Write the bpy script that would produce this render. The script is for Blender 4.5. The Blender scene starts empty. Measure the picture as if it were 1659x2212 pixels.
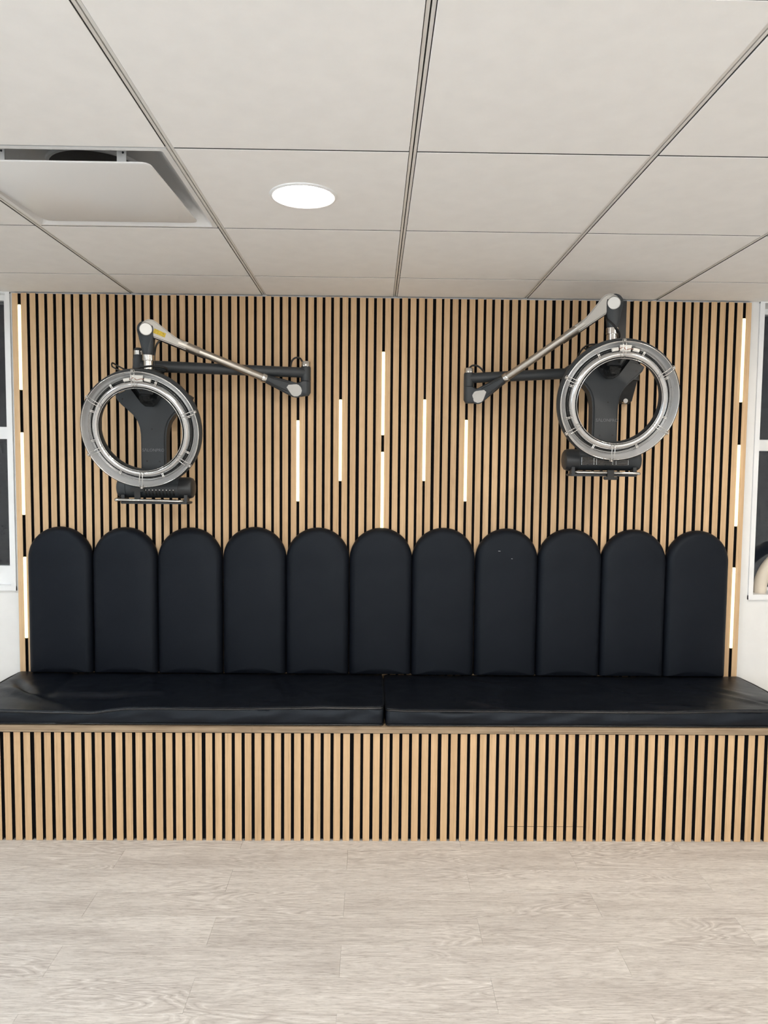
import bpy, bmesh, math, random
from mathutils import Vector, Matrix, noise
random.seed(7)
SC = bpy.context.scene
COL = SC.collection

# ------------------------------------------------------------------ camera
IW, IH, FPX = 1659.0, 2212.0, 1558.18
YAW, PITCH, ROLL = -0.01406, -0.0634, -0.00969
CAM = Vector((0.0, 0.0, 1.502))
cy, sy, cp, sp, cr, sr = (math.cos(YAW), math.sin(YAW), math.cos(PITCH), math.sin(PITCH), math.cos(ROLL), math.sin(ROLL))
FW = Vector((-sy*cp, cy*cp, sp)); R0 = Vector((cy, sy, 0)); U0 = R0.cross(FW)
RT = cr*R0 - sr*U0; UP = sr*R0 + cr*U0
cam_d = bpy.data.cameras.new('camera'); cam = bpy.data.objects.new('camera', cam_d); COL.objects.link(cam)
cam.matrix_world = Matrix(((RT.x, UP.x, -FW.x, CAM.x), (RT.y, UP.y, -FW.y, CAM.y), (RT.z, UP.z, -FW.z, CAM.z), (0, 0, 0, 1)))
cam_d.sensor_fit = 'VERTICAL'; cam_d.sensor_height = 36.0; cam_d.lens = 36.0*FPX/IH
cam_d.clip_start = 0.02; cam_d.clip_end = 60
SC.camera = cam

# ------------------------------------------------------------------ world and exposure
world = bpy.data.worlds.new('night'); SC.world = world; world.use_nodes = True
world.node_tree.nodes['Background'].inputs[0].default_value = (0.010, 0.012, 0.016, 1)
world.node_tree.nodes['Background'].inputs[1].default_value = 1.0
SC.view_settings.view_transform = 'Standard'; SC.view_settings.look = 'None'
SC.view_settings.gamma = 1.0; SC.view_settings.use_curve_mapping = False
SC.view_settings.exposure = 0.20
LAMP = 170.0           # radiance of the added ceiling downlights out of view
LAMP_NEAR = 90.0
LED = 1.5              # radiance of the wall light bars
SC.cycles.adaptive_threshold = .10; SC.cycles.adaptive_min_samples = 12; SC.cycles.max_bounces = 5; SC.cycles.diffuse_bounces = 4; SC.cycles.glossy_bounces = 4
SC.cycles.transparent_max_bounces = 8; SC.cycles.caustics_reflective = False; SC.cycles.caustics_refractive = False
def fill_lamp(name, loc, rot, sx, sy, watts, col):      # added area lamp outside an invented window, brightens ceiling and wall
    l = bpy.data.lights.new(name, 'AREA'); l.shape = 'RECTANGLE'; l.size = sx; l.size_y = sy; l.energy = watts; l.color = col
    o = bpy.data.objects.new(name, l); COL.objects.link(o); o.location = loc; o.rotation_euler = rot; return o
ADDED_FRONT_WIN = (-2.6, 2.6, .25, 2.16)     # unseen shop window added behind the camera for its light (x0, x1, z0, z1)
ADDED_LEFT_WIN = (-2.2, .9, .5, 2.1)         # unseen side window added for cool light from the left (y0, y1, z0, z1)
fill_lamp('fill_front', (0, -3.34, 1.2), (math.pi/2, 0, 0), 5.2, 1.9, 130.0, (1.0, .97, .93))
fill_lamp('fill_left', (-3.14, -.65, 1.3), (math.pi/2, 0, -math.pi/2), 3.1, 1.6, 90.0, (.78, .90, 1.0))

# ------------------------------------------------------------------ measured places (metres, floor z = 0)
D = 3.3575             # front of the wall slats
YW = D + 0.021         # plaster wall behind them
HC = 2.2784            # ceiling
TX0, TY1, TP = 0.08931, 1.83617, 0.6   # ceiling grid
XL, XR = -1.65545, 1.73455             # slat panel edges
DB = 2.80617           # bench slat front
ZB = 0.4413            # bench slat top
RX0, RX1, RY0 = -3.0, 3.1, -3.2        # room

def U(px, py, y):
    d = FW + RT*((px-IW/2)/FPX) - UP*((py-IH/2)/FPX)
    return CAM + d*((y-CAM.y)/d.y)

# ------------------------------------------------------------------ node helpers
def newmat(name):
    m = bpy.data.materials.new(name); m.use_nodes = True
    nt = m.node_tree; b = nt.nodes['Principled BSDF']
    return m, nt, b
def N(nt, t, **kw):
    n = nt.nodes.new(t)
    for k, v in kw.items(): setattr(n, k, v)
    return n
def setin(n, **kw):
    for k, v in kw.items(): n.inputs[k.replace('_', ' ')].default_value = v
def lin(r, g, b):
    f = lambda c: (c/255/12.92) if c/255 <= .04045 else ((c/255+.055)/1.055)**2.4
    return (f(r), f(g), f(b), 1)
def coords(nt, scale, rand=False, kind='Object'):
    tc = N(nt, 'ShaderNodeTexCoord'); mp = N(nt, 'ShaderNodeMapping')
    mp.inputs['Scale'].default_value = scale
    src = tc.outputs[kind]
    if rand:
        oi = N(nt, 'ShaderNodeObjectInfo')
        mu = N(nt, 'ShaderNodeMath', operation='MULTIPLY'); mu.inputs[1].default_value = 57.0
        nt.links.new(oi.outputs['Random'], mu.inputs[0])
        ad = N(nt, 'ShaderNodeVectorMath', operation='ADD')
        nt.links.new(src, ad.inputs[0]); nt.links.new(mu.outputs[0], ad.inputs[1]); src = ad.outputs[0]
    nt.links.new(src, mp.inputs['Vector'])
    return mp.outputs[0]
def noise_tex(nt, vec, scale=1.0, detail=3.0, rough=.5, dist=0.0):
    n = N(nt, 'ShaderNodeTexNoise'); setin(n, Scale=scale, Detail=detail, Roughness=rough, Distortion=dist)
    if vec is not None: nt.links.new(vec, n.inputs['Vector'])
    return n.outputs['Fac']
def ramp(nt, fac, stops):
    r = N(nt, 'ShaderNodeValToRGB'); e = r.color_ramp.elements
    while len(e) < len(stops): e.new(.5)
    for q, (p, c) in zip(e, stops): q.position = p; q.color = c
    nt.links.new(fac, r.inputs[0]); return r.outputs[0]
def mixc(nt, fac, a, b, mode='MIX'):
    m = N(nt, 'ShaderNodeMix', data_type='RGBA', blend_type=mode)
    for s, v in ((0, fac), (6, a), (7, b)):
        if hasattr(v, 'is_linked'): nt.links.new(v, m.inputs[s])
        else: m.inputs[s].default_value = v
    return m.outputs[2]
def bump(nt, bsdf, h, strength=.2, dist=.001):
    b = N(nt, 'ShaderNodeBump'); setin(b, Strength=strength, Distance=dist)
    nt.links.new(h, b.inputs['Height']); nt.links.new(b.outputs[0], bsdf.inputs['Normal'])
def plain(name, col, rough=.5, metal=0.0, spec=.5, grain=0.0, gscale=300.0, vary=.0):
    m, nt, b = newmat(name)
    setin(b, Roughness=rough, Metallic=metal); b.inputs['Specular IOR Level'].default_value = spec
    v = coords(nt, (1, 1, 1)); n = noise_tex(nt, v, 14.0, 3)
    lo = tuple(c*(1-vary) for c in col[:3])+(1,); hi = tuple(min(1, c*(1+vary)) for c in col[:3])+(1,)
    nt.links.new(ramp(nt, n, [(.35, lo), (.65, hi)]), b.inputs['Base Color'])
    if False: bump(nt, b, noise_tex(nt, v, gscale, 2), grain, .0006)
    return m

# ------------------------------------------------------------------ materials
def oak(name, lo, mid, hi):
    m, nt, b = newmat(name)
    fine = noise_tex(nt, coords(nt, (420, 420, 5), True), 1.0, 4, .6)
    broad = noise_tex(nt, coords(nt, (70, 70, 1.3), True), 1.0, 3, .55)
    pore = noise_tex(nt, coords(nt, (800, 800, 14), True), 1.0, 2, .5)
    c = ramp(nt, fine, [(.25, lo), (.5, mid), (.78, hi)])
    c = mixc(nt, .45, c, ramp(nt, broad, [(.3, lo), (.55, mid), (.75, hi)]))
    c = mixc(nt, 1.0, c, ramp(nt, pore, [(.30, (.80, .77, .74, 1)), (.42, (1, 1, 1, 1))]), 'MULTIPLY')
    oi = N(nt, 'ShaderNodeObjectInfo')
    c = mixc(nt, 1.0, c, ramp(nt, oi.outputs['Random'], [(0, (.92, .91, .90, 1)), (1, (1.0, 1.0, 1.0, 1))]), 'MULTIPLY')
    nt.links.new(c, b.inputs['Base Color']); setin(b, Roughness=.55); b.inputs['Specular IOR Level'].default_value = .3
    return m
OAK = oak('oak_veneer', lin(190, 157, 120), lin(215, 182, 143), lin(230, 201, 164))
OAKB = OAK
BLACKFELT = plain('black_felt', (.006, .006, .007, 1), .95, 0, .1)
BLACKEDGE = plain('black_slat_side', (.010, .010, .011, 1), .8, 0, .2)

def plyedge():
    m, nt, b = newmat('plywood_edge')
    v = coords(nt, (.8, .8, 260)); n = noise_tex(nt, v, 1.0, 2)
    g = noise_tex(nt, coords(nt, (9, 60, 60)), 1.0, 3)
    c = ramp(nt, n, [(.35, lin(112, 92, 72)), (.5, lin(150, 130, 106)), (.66, lin(176, 156, 130))])
    c = mixc(nt, .35, c, ramp(nt, g, [(.3, lin(120, 98, 76)), (.7, lin(186, 164, 138))]))
    nt.links.new(c, b.inputs['Base Color']); setin(b, Roughness=.6)
    return m
PLY = plyedge()

def floor_mat(name, rand):
    m, nt, b = newmat(name)
    field = noise_tex(nt, coords(nt, (1.7, 11.0, 1), rand), 1.0, 3, .45, .35)
    mu = N(nt, 'ShaderNodeMath', operation='MULTIPLY'); mu.inputs[1].default_value = 40.0; nt.links.new(field, mu.inputs[0])
    fr = N(nt, 'ShaderNodeMath', operation='PINGPONG'); fr.inputs[1].default_value = 1.0; nt.links.new(mu.outputs[0], fr.inputs[0])
    fine = noise_tex(nt, coords(nt, (14, 210, 1), rand), 1.0, 5, .68)
    pore = noise_tex(nt, coords(nt, (34, 430, 1), rand), 1.0, 3, .6)
    big = noise_tex(nt, coords(nt, (1.8, 15, 1), rand), 1.0, 4, .55)
    patch = noise_tex(nt, coords(nt, (1.3, 5, 1), rand), 1.0, 2, .5)
    c = ramp(nt, fine, [(.30, lin(146, 138, 133)), (.5, lin(206, 201, 196)), (.72, lin(242, 238, 234))])
    c = mixc(nt, .50, c, ramp(nt, big, [(.3, lin(176, 169, 164)), (.5, lin(208, 203, 198)), (.7, lin(232, 228, 223))]))
    cath = ramp(nt, fr.outputs[0], [(.0, lin(160, 152, 147)), (.30, lin(200, 194, 189)), (.75, lin(216, 211, 206)), (1, lin(244, 241, 238))])
    c = mixc(nt, ramp(nt, patch, [(.46, (.10, .10, .10, 1)), (.62, (.52, .52, .52, 1))]), c, cath)
    c = mixc(nt, 1.0, c, ramp(nt, pore, [(.33, (.70, .68, .67, 1)), (.45, (1, 1, 1, 1))]), 'MULTIPLY')
    if rand:
        oi = N(nt, 'ShaderNodeObjectInfo')
        c = mixc(nt, 1.0, c, ramp(nt, oi.outputs['Random'], [(0, (.93, .925, .92, 1)), (1, (1, 1, 1, 1))]), 'MULTIPLY')
    nt.links.new(c, b.inputs['Base Color']); setin(b, Roughness=.46); b.inputs['Specular IOR Level'].default_value = .35
    return m
PLANK = floor_mat('grey_oak_vinyl', True)
PLANKBASE = floor_mat('grey_oak_vinyl_base', False)

TILE = plain('ceiling_tile_white', (.915, .90, .885, 1), .9, 0, .2, 0, 0, .015)
TILEEDGE = plain('tile_edge_grey', (.10, .098, .095, 1), .95, 0, .1)
RUNNER = plain('runner_white', (.80, .78, .75, 1), .35, 0, .5)
SLOT = plain('runner_slot_dark', (.02, .02, .02, 1), .8)
PAINT = plain('white_wall_paint', (.84, .835, .825, 1), .7, 0, .3, .25, 60, .012)
GLOSSW = plain('white_gloss_frame', (.86, .87, .88, 1), .3, 0, .5)
SHEETW = plain('white_coated_sheet', (.80, .80, .80, 1), .32, 0, .5)
DUCT = plain('dark_duct', (.012, .014, .018, 1), .5)
LEATHER_C = (.0125, .0135, .0165, 1)
def leather(name, rough, gr, spec):
    m, nt, b = newmat(name)
    v = coords(nt, (1, 1, 1)); n = noise_tex(nt, v, 5.0, 3)
    nt.links.new(ramp(nt, n, [(.3, (.0034, .0046, .0082, 1)), (.7, (.0052, .0066, .0108, 1))]), b.inputs['Base Color'])
    nt.links.new(ramp(nt, noise_tex(nt, v, 9.0, 4), [(.3, (rough-.05,)*3+(1,)), (.7, (rough+.06,)*3+(1,))]), b.inputs['Roughness'])
    b.inputs['Specular IOR Level'].default_value = spec
    b.inputs['Specular Tint'].default_value = (.80, .90, 1.0, 1)
    h = N(nt, 'ShaderNodeMath', operation='ADD'); nt.links.new(noise_tex(nt, v, 700.0, 2), h.inputs[0])
    k = N(nt, 'ShaderNodeMath', operation='MULTIPLY'); k.inputs[1].default_value = 3.0
    nt.links.new(noise_tex(nt, v, 22.0, 2), k.inputs[0]); nt.links.new(k.outputs[0], h.inputs[1])
    bump(nt, b, h.outputs[0], gr, .0012)
    return m
LEATHER = leather('black_leatherette', .50, .16, .22)
LEATHERS = leather('black_leatherette_seat', .38, .26, .30)
PIPING = plain('black_piping', (.006, .0068, .009, 1), .28, 0, .5)
DGREY = plain('dark_grey_plastic', (.029, .034, .039, 1), .48, 0, .45, .12, 500, .04)
DGREY2 = plain('charcoal_plastic', (.022, .024, .027, 1), .4, 0, .45, .08, 500, .04)
BLACKP = plain('black_rubber', (.006, .006, .006, 1), .4)
CHROME = plain('chrome', (.66, .645, .62, 1), .14, 1.0)
SATIN = plain('satin_nickel', (.47, .44, .40, 1), .33, 1.0)
ALU = plain('polished_aluminium', (.86, .86, .86, 1), .22, .60)
ALU2 = plain('bright_aluminium', (.62, .62, .62, 1), .17, .92)
CASTM = plain('satin_nickel_casting', (.42, .395, .36, 1), .42, .45)
CAPM = plain('satin_cap', (.56, .545, .52, 1), .34, .5)
WIRE = plain('steel_wire', (.75, .74, .72, 1), .15, 1.0)
CERAMIC = plain('white_ceramic', (.75, .73, .69, 1), .5)
COPPER = plain('copper_wire', (.30, .09, .04, 1), .4, .3)
CREAM = plain('cream_ceramic', (.70, .63, .53, 1), .55, 0, .4, .15, 200, .03)
GREYTXT = plain('grey_print', (.15, .16, .17, 1), .5)
def sticker():
    m, nt, b = newmat('yellow_sticker')
    n = noise_tex(nt, coords(nt, (350, 350, 900)), 1.0, 2)
    nt.links.new(ramp(nt, n, [(.40, lin(150, 120, 20)), (.52, lin(226, 196, 48))]), b.inputs['Base Color']); setin(b, Roughness=.5)
    return m
STICK = sticker()
def glassy(name, tint, rough=.02, trans=.85):
    m, nt, b = newmat(name)
    nt.nodes.remove(b); o = nt.nodes['Material Output']
    t = N(nt, 'ShaderNodeBsdfTransparent'); t.inputs[0].default_value = tint
    g = N(nt, 'ShaderNodeBsdfGlossy'); g.inputs['Roughness'].default_value = rough
    fr = N(nt, 'ShaderNodeFresnel'); fr.inputs[0].default_value = 1.5
    mx = N(nt, 'ShaderNodeMixShader')
    nt.links.new(fr.outputs[0], mx.inputs[0]); nt.links.new(t.outputs[0], mx.inputs[1]); nt.links.new(g.outputs[0], mx.inputs[2])
    nt.links.new(mx.outputs[0], o.inputs[0]); return m
PANE = glassy('window_glass', (.93, .95, .96, 1), .03)
QUARTZ = glassy('quartz_glass', (.88, .88, .88, 1), .04)
SMOKE = glassy('smoked_plastic', (.30, .31, .33, 1), .06)
def emit(name, col, s, base=.8):
    m, nt, b = newmat(name)
    setin(b, Roughness=.4); b.inputs['Base Color'].default_value = (base, base, base, 1)
    b.inputs['Emission Color'].default_value = col; b.inputs['Emission Strength'].default_value = s
    return m
LEDM = emit('warm_led_diffuser', (1.0, .95, .56, 1), LED, .12)

# ------------------------------------------------------------------ mesh helpers
class MB:
    def __init__(s): s.v = []; s.f = []; s.m = []; s.mats = []; s.cur = 0
    def mat(s, m):
        if m not in s.mats: s.mats.append(m)
        s.cur = s.mats.index(m); return s
    def add(s, vs, fs, m=None):
        o = len(s.v); s.v += [Vector(p) for p in vs]
        for f in fs: s.f.append(tuple(i+o for i in f)); s.m.append(s.cur)
        return s
    def box(s, x0, x1, y0, y1, z0, z1):
        return s.add([(x0, y0, z0), (x1, y0, z0), (x1, y1, z0), (x0, y1, z0), (x0, y0, z1), (x1, y0, z1), (x1, y1, z1), (x0, y1, z1)],
                     [(0, 3, 2, 1), (4, 5, 6, 7), (0, 1, 5, 4), (1, 2, 6, 5), (2, 3, 7, 6), (3, 0, 4, 7)])
    def rings(s, rings, cap0=True, cap1=True, loop=False):
        n = len(rings[0]); vs = [p for r in rings for p in r]; fs = []
        m = len(rings)
        for a in range(m if loop else m-1):
            b = (a+1) % m
            for i in range(n):
                j = (i+1) % n; fs.append((a*n+i, a*n+j, b*n+j, b*n+i))
        if not loop:
            if cap0: fs.append(tuple(range(n-1, -1, -1)))
            if cap1: fs.append(tuple((m-1)*n+i for i in range(n)))
        return s.add(vs, fs)
    def cone(s, p0, p1, r0, r1=None, n=20):
        return s.turn(p0, p1, [(0, r0), (1, r0 if r1 is None else r1)], n)
    def turn(s, p0, p1, prof, n=24):          # (t along axis 0..1, radius)
        p0, p1 = Vector(p0), Vector(p1); ax = (p1-p0); a = ax.normalized()
        h = Vector((0, 0, 1)) if abs(a.z) < .9 else Vector((1, 0, 0))
        u = a.cross(h).normalized(); v = a.cross(u)
        return s.rings([[p0+ax*t + (u*math.cos(q)+v*math.sin(q))*r for q in [2*math.pi*i/n for i in range(n)]] for t, r in prof])
    def tube(s, pts, r, n=8, closed=False, smooth=6):
        P = spline(pts, smooth, closed) if smooth else [Vector(p) for p in pts]
        m = len(P); rs = []
        prev = None
        for i in range(m):
            t = (P[(i+1) % m]-P[i-1]) if closed else (P[min(i+1, m-1)]-P[max(i-1, 0)])
            t.normalize()
            if prev is None:
                h = Vector((0, 0, 1)) if abs(t.z) < .9 else Vector((1, 0, 0)); u = t.cross(h).normalized()
            else:
                u = (prev - t*prev.dot(t)).normalized()
            prev = u; w = t.cross(u)
            rs.append([P[i]+(u*math.cos(q)+w*math.sin(q))*r for q in [2*math.pi*k/n for k in range(n)]])
        return s.rings(rs, loop=closed)
    def bm(s, b):
        b.verts.index_update()
        return s.add([v.co.copy() for v in b.verts], [tuple(v.index for v in f.verts) for f in b.faces])
    def hull(s, pts):
        b = bmesh.new()
        for p in pts: b.verts.new(p)
        r = bmesh.ops.convex_hull(b, input=b.verts[:])
        bmesh.ops.delete(b, geom=[v for v in b.verts if not v.link_faces], context='VERTS')
        bmesh.ops.dissolve_limit(b, angle_limit=.02, verts=b.verts[:], edges=b.edges[:])
        s.bm(b); b.free(); return s
    def prism(s, pts, ext, bev=0.0, seg=2):
        b = bmesh.new(); ext = Vector(ext)
        f = b.faces.new([b.verts.new(p) for p in pts])
        r = bmesh.ops.extrude_face_region(b, geom=[f])
        nv = [g for g in r['geom'] if isinstance(g, bmesh.types.BMVert)]
        for v in nv: v.co += ext
        bmesh.ops.recalc_face_normals(b, faces=b.faces[:])
        if bev:
            es = [e for e in b.edges if len(e.link_faces) == 2 and any(len(q.verts) > 4 or len(pts) <= 4 for q in e.link_faces)]
            bmesh.ops.bevel(b, geom=es, offset=bev, segments=seg, affect='EDGES', clamp_overlap=True)
        s.bm(b); b.free(); return s
    def mesh(s, name, off=Vector((0, 0, 0)), smooth=35, fix=True):
        me = bpy.data.meshes.new(name)
        me.from_pydata([p-off for p in s.v], [], s.f)
        for m in s.mats: me.materials.append(m)
        for p, k in zip(me.polygons, s.m): p.material_index = k
        if fix:
            b = bmesh.new(); b.from_mesh(me); bmesh.ops.recalc_face_normals(b, faces=b.faces[:]); b.to_mesh(me); b.free()
        if smooth:
            me.shade_smooth(); me.set_sharp_from_angle(angle=math.radians(smooth))
        me.update(); return me
    def obj(s, name, parent=None, smooth=35, origin=None, fix=True):
        if origin is None:
            if parent is None and s.v:
                xs = [p.x for p in s.v]; ys = [p.y for p in s.v]; zs = [p.z for p in s.v]
                origin = Vector(((min(xs)+max(xs))/2, (min(ys)+max(ys))/2, min(zs)))
            else: origin = Vector(parent['_o']) if parent is not None else Vector()
        o = bpy.data.objects.new(name, s.mesh(name, Vector(origin), smooth, fix)); COL.objects.link(o)
        if parent is None: o.location = origin
        else: o.parent = parent; o.location = Vector(origin)-Vector(parent['_o'])
        o['_o'] = tuple(origin)
        return o

def spline(pts, k, closed):
    P = [Vector(p) for p in pts]; n = len(P); out = []
    rng = range(n if closed else n-1)
    for i in rng:
        p0 = P[i-1] if (closed or i > 0) else P[0]*2-P[1]
        p1, p2 = P[i], P[(i+1) % n]
        p3 = P[(i+2) % n] if (closed or i+2 < n) else P[-1]*2-P[-2]
        for q in range(k):
            t = q/k
            out.append(.5*((2*p1)+(p2-p0)*t+(2*p0-5*p1+4*p2-p3)*t*t+(3*p1-p0-3*p2+p3)*t**3))
    if not closed: out.append(P[-1])
    return out
def root(name, loc):
    o = bpy.data.objects.new(name, None); COL.objects.link(o); o.location = loc; o.empty_display_size = .05
    o['_o'] = tuple(loc); return o
def tag(o, label=None, cat=None, group=None, kind=None):
    if label: o['label'] = label
    if cat: o['category'] = cat
    if group: o['group'] = group
    if kind: o['kind'] = kind
    return o
def inst(name, me, loc, parent):
    o = bpy.data.objects.new(name, me); COL.objects.link(o); o.parent = parent
    o.location = Vector(loc)-Vector(parent['_o']); o['_o'] = tuple(loc); return o
def lerp(tab, x):
    if x <= tab[0][0]: return tab[0][1]
    for (a, b), (c, d) in zip(tab, tab[1:]):
        if x <= c: return b+(d-b)*(x-a)/(c-a)
    return tab[-1][1]

# ================================================================== SETTING
# floor slab with vinyl planks laid on it
fl = MB().mat(PLANKBASE).box(RX0, RX1, RY0, YW+.10, -.08, -.0025).obj('floor', origin=(0, 0, 0)); tag(fl, 'pale grey oak plank floor', None, None, 'structure')
PW, PL = .1418, .868
def plank_mesh(l, w):
    b = MB().mat(PLANK); c = .0006; h = .0025
    b.add([(-l/2, -w/2, -h), (l/2, -w/2, -h), (l/2, w/2, -h), (-l/2, w/2, -h),
           (-l/2, -w/2, -c), (l/2, -w/2, -c), (l/2, w/2, -c), (-l/2, w/2, -c),
           (-l/2+c, -w/2+c, 0), (l/2-c, -w/2+c, 0), (l/2-c, w/2-c, 0), (-l/2+c, w/2-c, 0)],
          [(0, 1, 5, 4), (1, 2, 6, 5), (2, 3, 7, 6), (3, 0, 4, 7), (4, 5, 9, 8), (5, 6, 10, 9), (6, 7, 11, 10), (7, 4, 8, 11), (8, 9, 10, 11)])
    return b.mesh('plank', smooth=0)
pm = plank_mesh(PL-.0004, PW-.0003)
Y0 = 2.742
for j in range(-1, 20):
    yb = Y0+PW*1-PW*j                       # far edge of this row
    off = -.09 if j % 2 == 1 else -.512
    for i in range(-3, 3):
        xc = off+PL*i+PL/2
        if xc < -2.3 or xc > 2.3: continue
        inst('plank', pm, (xc, yb-PW/2, 0), fl)

# walls
yb2 = YW
def wall_with_windows():
    b = MB().mat(PAINT)
    holes = sorted([WL, WR], key=lambda h: h[0])
    xs = [RX0, holes[0][0], holes[0][1], holes[1][0], holes[1][1], RX1]
    t = .24
    for i in range(5):
        if i in (1, 3):
            h = holes[0] if i == 1 else holes[1]
            b.box(xs[i], xs[i+1], YW, YW+t, 0, h[2]); b.box(xs[i], xs[i+1], YW, YW+t, h[3], HC+.12)
        else: b.box(xs[i], xs[i+1], YW, YW+t, 0, HC+.12)
    return b
# window openings (x0, x1, z0, z1)
cl = U(20.5, 960, YW).x; WLz0 = U(20, 1266, YW).z; WLz1 = U(12, 634, YW).z
crx = U(1637.0, 960, YW).x; WRz0 = U(1640, 1286, YW).z; WRz1 = U(1650, 655, YW).z
WL = (cl-1.05, cl, WLz0, WLz1); WR = (crx, crx+1.05, WRz0, WRz1)
wb = wall_with_windows().obj('wall_back', smooth=0, origin=(0, YW, 0)); tag(wb, 'white painted wall behind the slat panel', kind='structure')
for nm, bx, lb in (
               ('wall_right', (RX1, RX1+.1, RY0, YW+.2, 0, HC+.1), 'white painted side wall on the right'),):
    tag(MB().mat(PAINT).box(*bx).obj(nm, smooth=0), lb, kind='structure')

a, b_, c, d = ADDED_LEFT_WIN
tag(MB().mat(PAINT).box(RX0-.1, RX0, RY0, a, 0, HC+.1).box(RX0-.1, RX0, b_, YW+.2, 0, HC+.1).box(RX0-.1, RX0, a, b_, 0, c).box(RX0-.1, RX0, a, b_, d, HC+.1).obj('wall_left', smooth=0), 'white painted side wall on the left', kind='structure')
w3 = root('added_window_3', (RX0-.05, (a+b_)/2, c)); tag(w3, 'unseen side window added in the left wall to let in light', kind='structure')
MB().mat(GLOSSW).box(RX0-.07, RX0-.02, a, a+.05, c, d).box(RX0-.07, RX0-.02, b_-.05, b_, c, d).box(RX0-.07, RX0-.02, a, b_, c, c+.05).box(RX0-.07, RX0-.02, a, b_, d-.05, d).obj('frame', w3, 0)
MB().mat(PANE).box(RX0-.05, RX0-.044, a+.05, b_-.05, c+.05, d-.05).obj('pane', w3, 0)
a, b_, c, d = ADDED_FRONT_WIN
tag(MB().mat(PAINT).box(RX0, a, RY0-.1, RY0, 0, HC+.1).box(b_, RX1, RY0-.1, RY0, 0, HC+.1).box(a, b_, RY0-.1, RY0, 0, c).box(a, b_, RY0-.1, RY0, d, HC+.1).obj('wall_front', smooth=0), 'white painted wall with an added shop window, opposite the bench', kind='structure')
w4 = root('added_window_4', ((a+b_)/2, RY0-.05, c)); tag(w4, 'unseen wide shop window added opposite the bench to let in light', kind='structure')
fb_ = MB().mat(GLOSSW).box(a, b_, RY0-.07, RY0-.02, c, c+.05).box(a, b_, RY0-.07, RY0-.02, d-.05, d)
for q in (a, a+(b_-a)/3-.025, a+2*(b_-a)/3-.025, b_-.05): fb_.box(q, q+.05, RY0-.07, RY0-.02, c+.05, d-.05)
fb_.obj('frame', w4, 0)
for q in range(3): MB().mat(PANE).box(a+(b_-a)*q/3+.03, a+(b_-a)*(q+1)/3-.03, RY0-.05, RY0-.044, c+.05, d-.05).obj('pane', w4, 0)

def window(name, W, rec, rail_px, sill, label):
    x0, x1, z0, z1 = W
    r = root(name, ((x0+x1)/2, YW, z0)); tag(r, label, kind='structure')
    c = .020; p = .010
    b = MB().mat(GLOSSW)                         # casing around the opening
    b.box(x0-c, x0+.002, YW-p, YW+.004, z0-c, z1+c); b.box(x1-.002, x1+c, YW-p, YW+.004, z0-c, z1+c)
    b.box(x0-c, x1+c, YW-p-.001, YW+.004, z0-c, z0+.001); b.box(x0-c, x1+c, YW-p-.001, YW+.004, z1-.001, z1+c)
    b.obj('casing', r, 0)
    f = .026; ya, yb = YW+rec, YW+rec+.05
    b = MB().mat(GLOSSW)
    fb = sill; 
    b.box(x0, x0+f, ya, yb, z0, z1); b.box(x1-f, x1, ya, yb, z0, z1); b.box(x0, x1, ya-.001, yb, z0, z0+fb); b.box(x0, x1, ya-.001, yb, z1-f, z1)
    b.obj('frame', r, 0)
    zr0, zr1 = rail_px
    MB().mat(GLOSSW).box(x0+f, x1-f, ya+.004, yb-.004, zr0, zr1).obj('rail', r, 0)
    MB().mat(GLOSSW).box(x0, x1, YW-.006, ya+.002, z0-.004, z0+.004).obj('window_sill', r, 0)
    for a, bz in ((z0+fb, zr0), (zr1, z1-f)):
        MB().mat(PANE).box(x0+f-.003, x1-f+.003, ya+.022, ya+.027, a-.003, bz+.003).obj('pane', r, 0)
    return r
yl = YW+.03
window('window_1', WL, .03, (U(5, 948, yl).z, U(5, 922, yl).z), U(10, 1222, yl).z-WLz0, 'white framed dark window left of the slat panel')
yr = YW+.12
window('window_2', WR, .12, (U(1650, 974, yr).z, U(1650, 950, yr).z), .02, 'white framed dark window right of the slat panel')

# ceiling: slab above, runners and tiles
ce = MB().mat(SLOT).box(RX0, RX1, RY0, YW+.2, HC+.14, HC+.18).obj('ceiling', origin=(0, 0, HC)); tag(ce, 'white suspended tile ceiling', kind='structure')
GX, GY = .0205, .0070       # open joint between tiles across and along
def tile_mesh(x0, x1, y0, y1):
    c = .0008; b = MB().mat(TILE); h = .015
    lo = [(x0+c, y0+c, 0), (x1-c, y0+c, 0), (x1-c, y1-c, 0), (x0+c, y1-c, 0)]
    md = [(x0, y0, c), (x1, y0, c), (x1, y1, c), (x0, y1, c)]; hi = [(p[0], p[1], h) for p in md]
    b.rings([[Vector(p) for p in lo], [Vector(p) for p in md]], True, False)
    b.mat(TILEEDGE).rings([[Vector(p) for p in md], [Vector(p) for p in hi]], False, True)
    return b.mesh('ceiling_tile', smooth=0, fix=False)
full = tile_mesh(-TP/2+GX/2, TP/2-GX/2, -TP/2+GY/2, TP/2-GY/2)
VENT = (-2, 0)              # column, row of the air vent tile
DOWN = {}
cols = range(-6, 6); rows = range(-9, 4)
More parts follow.
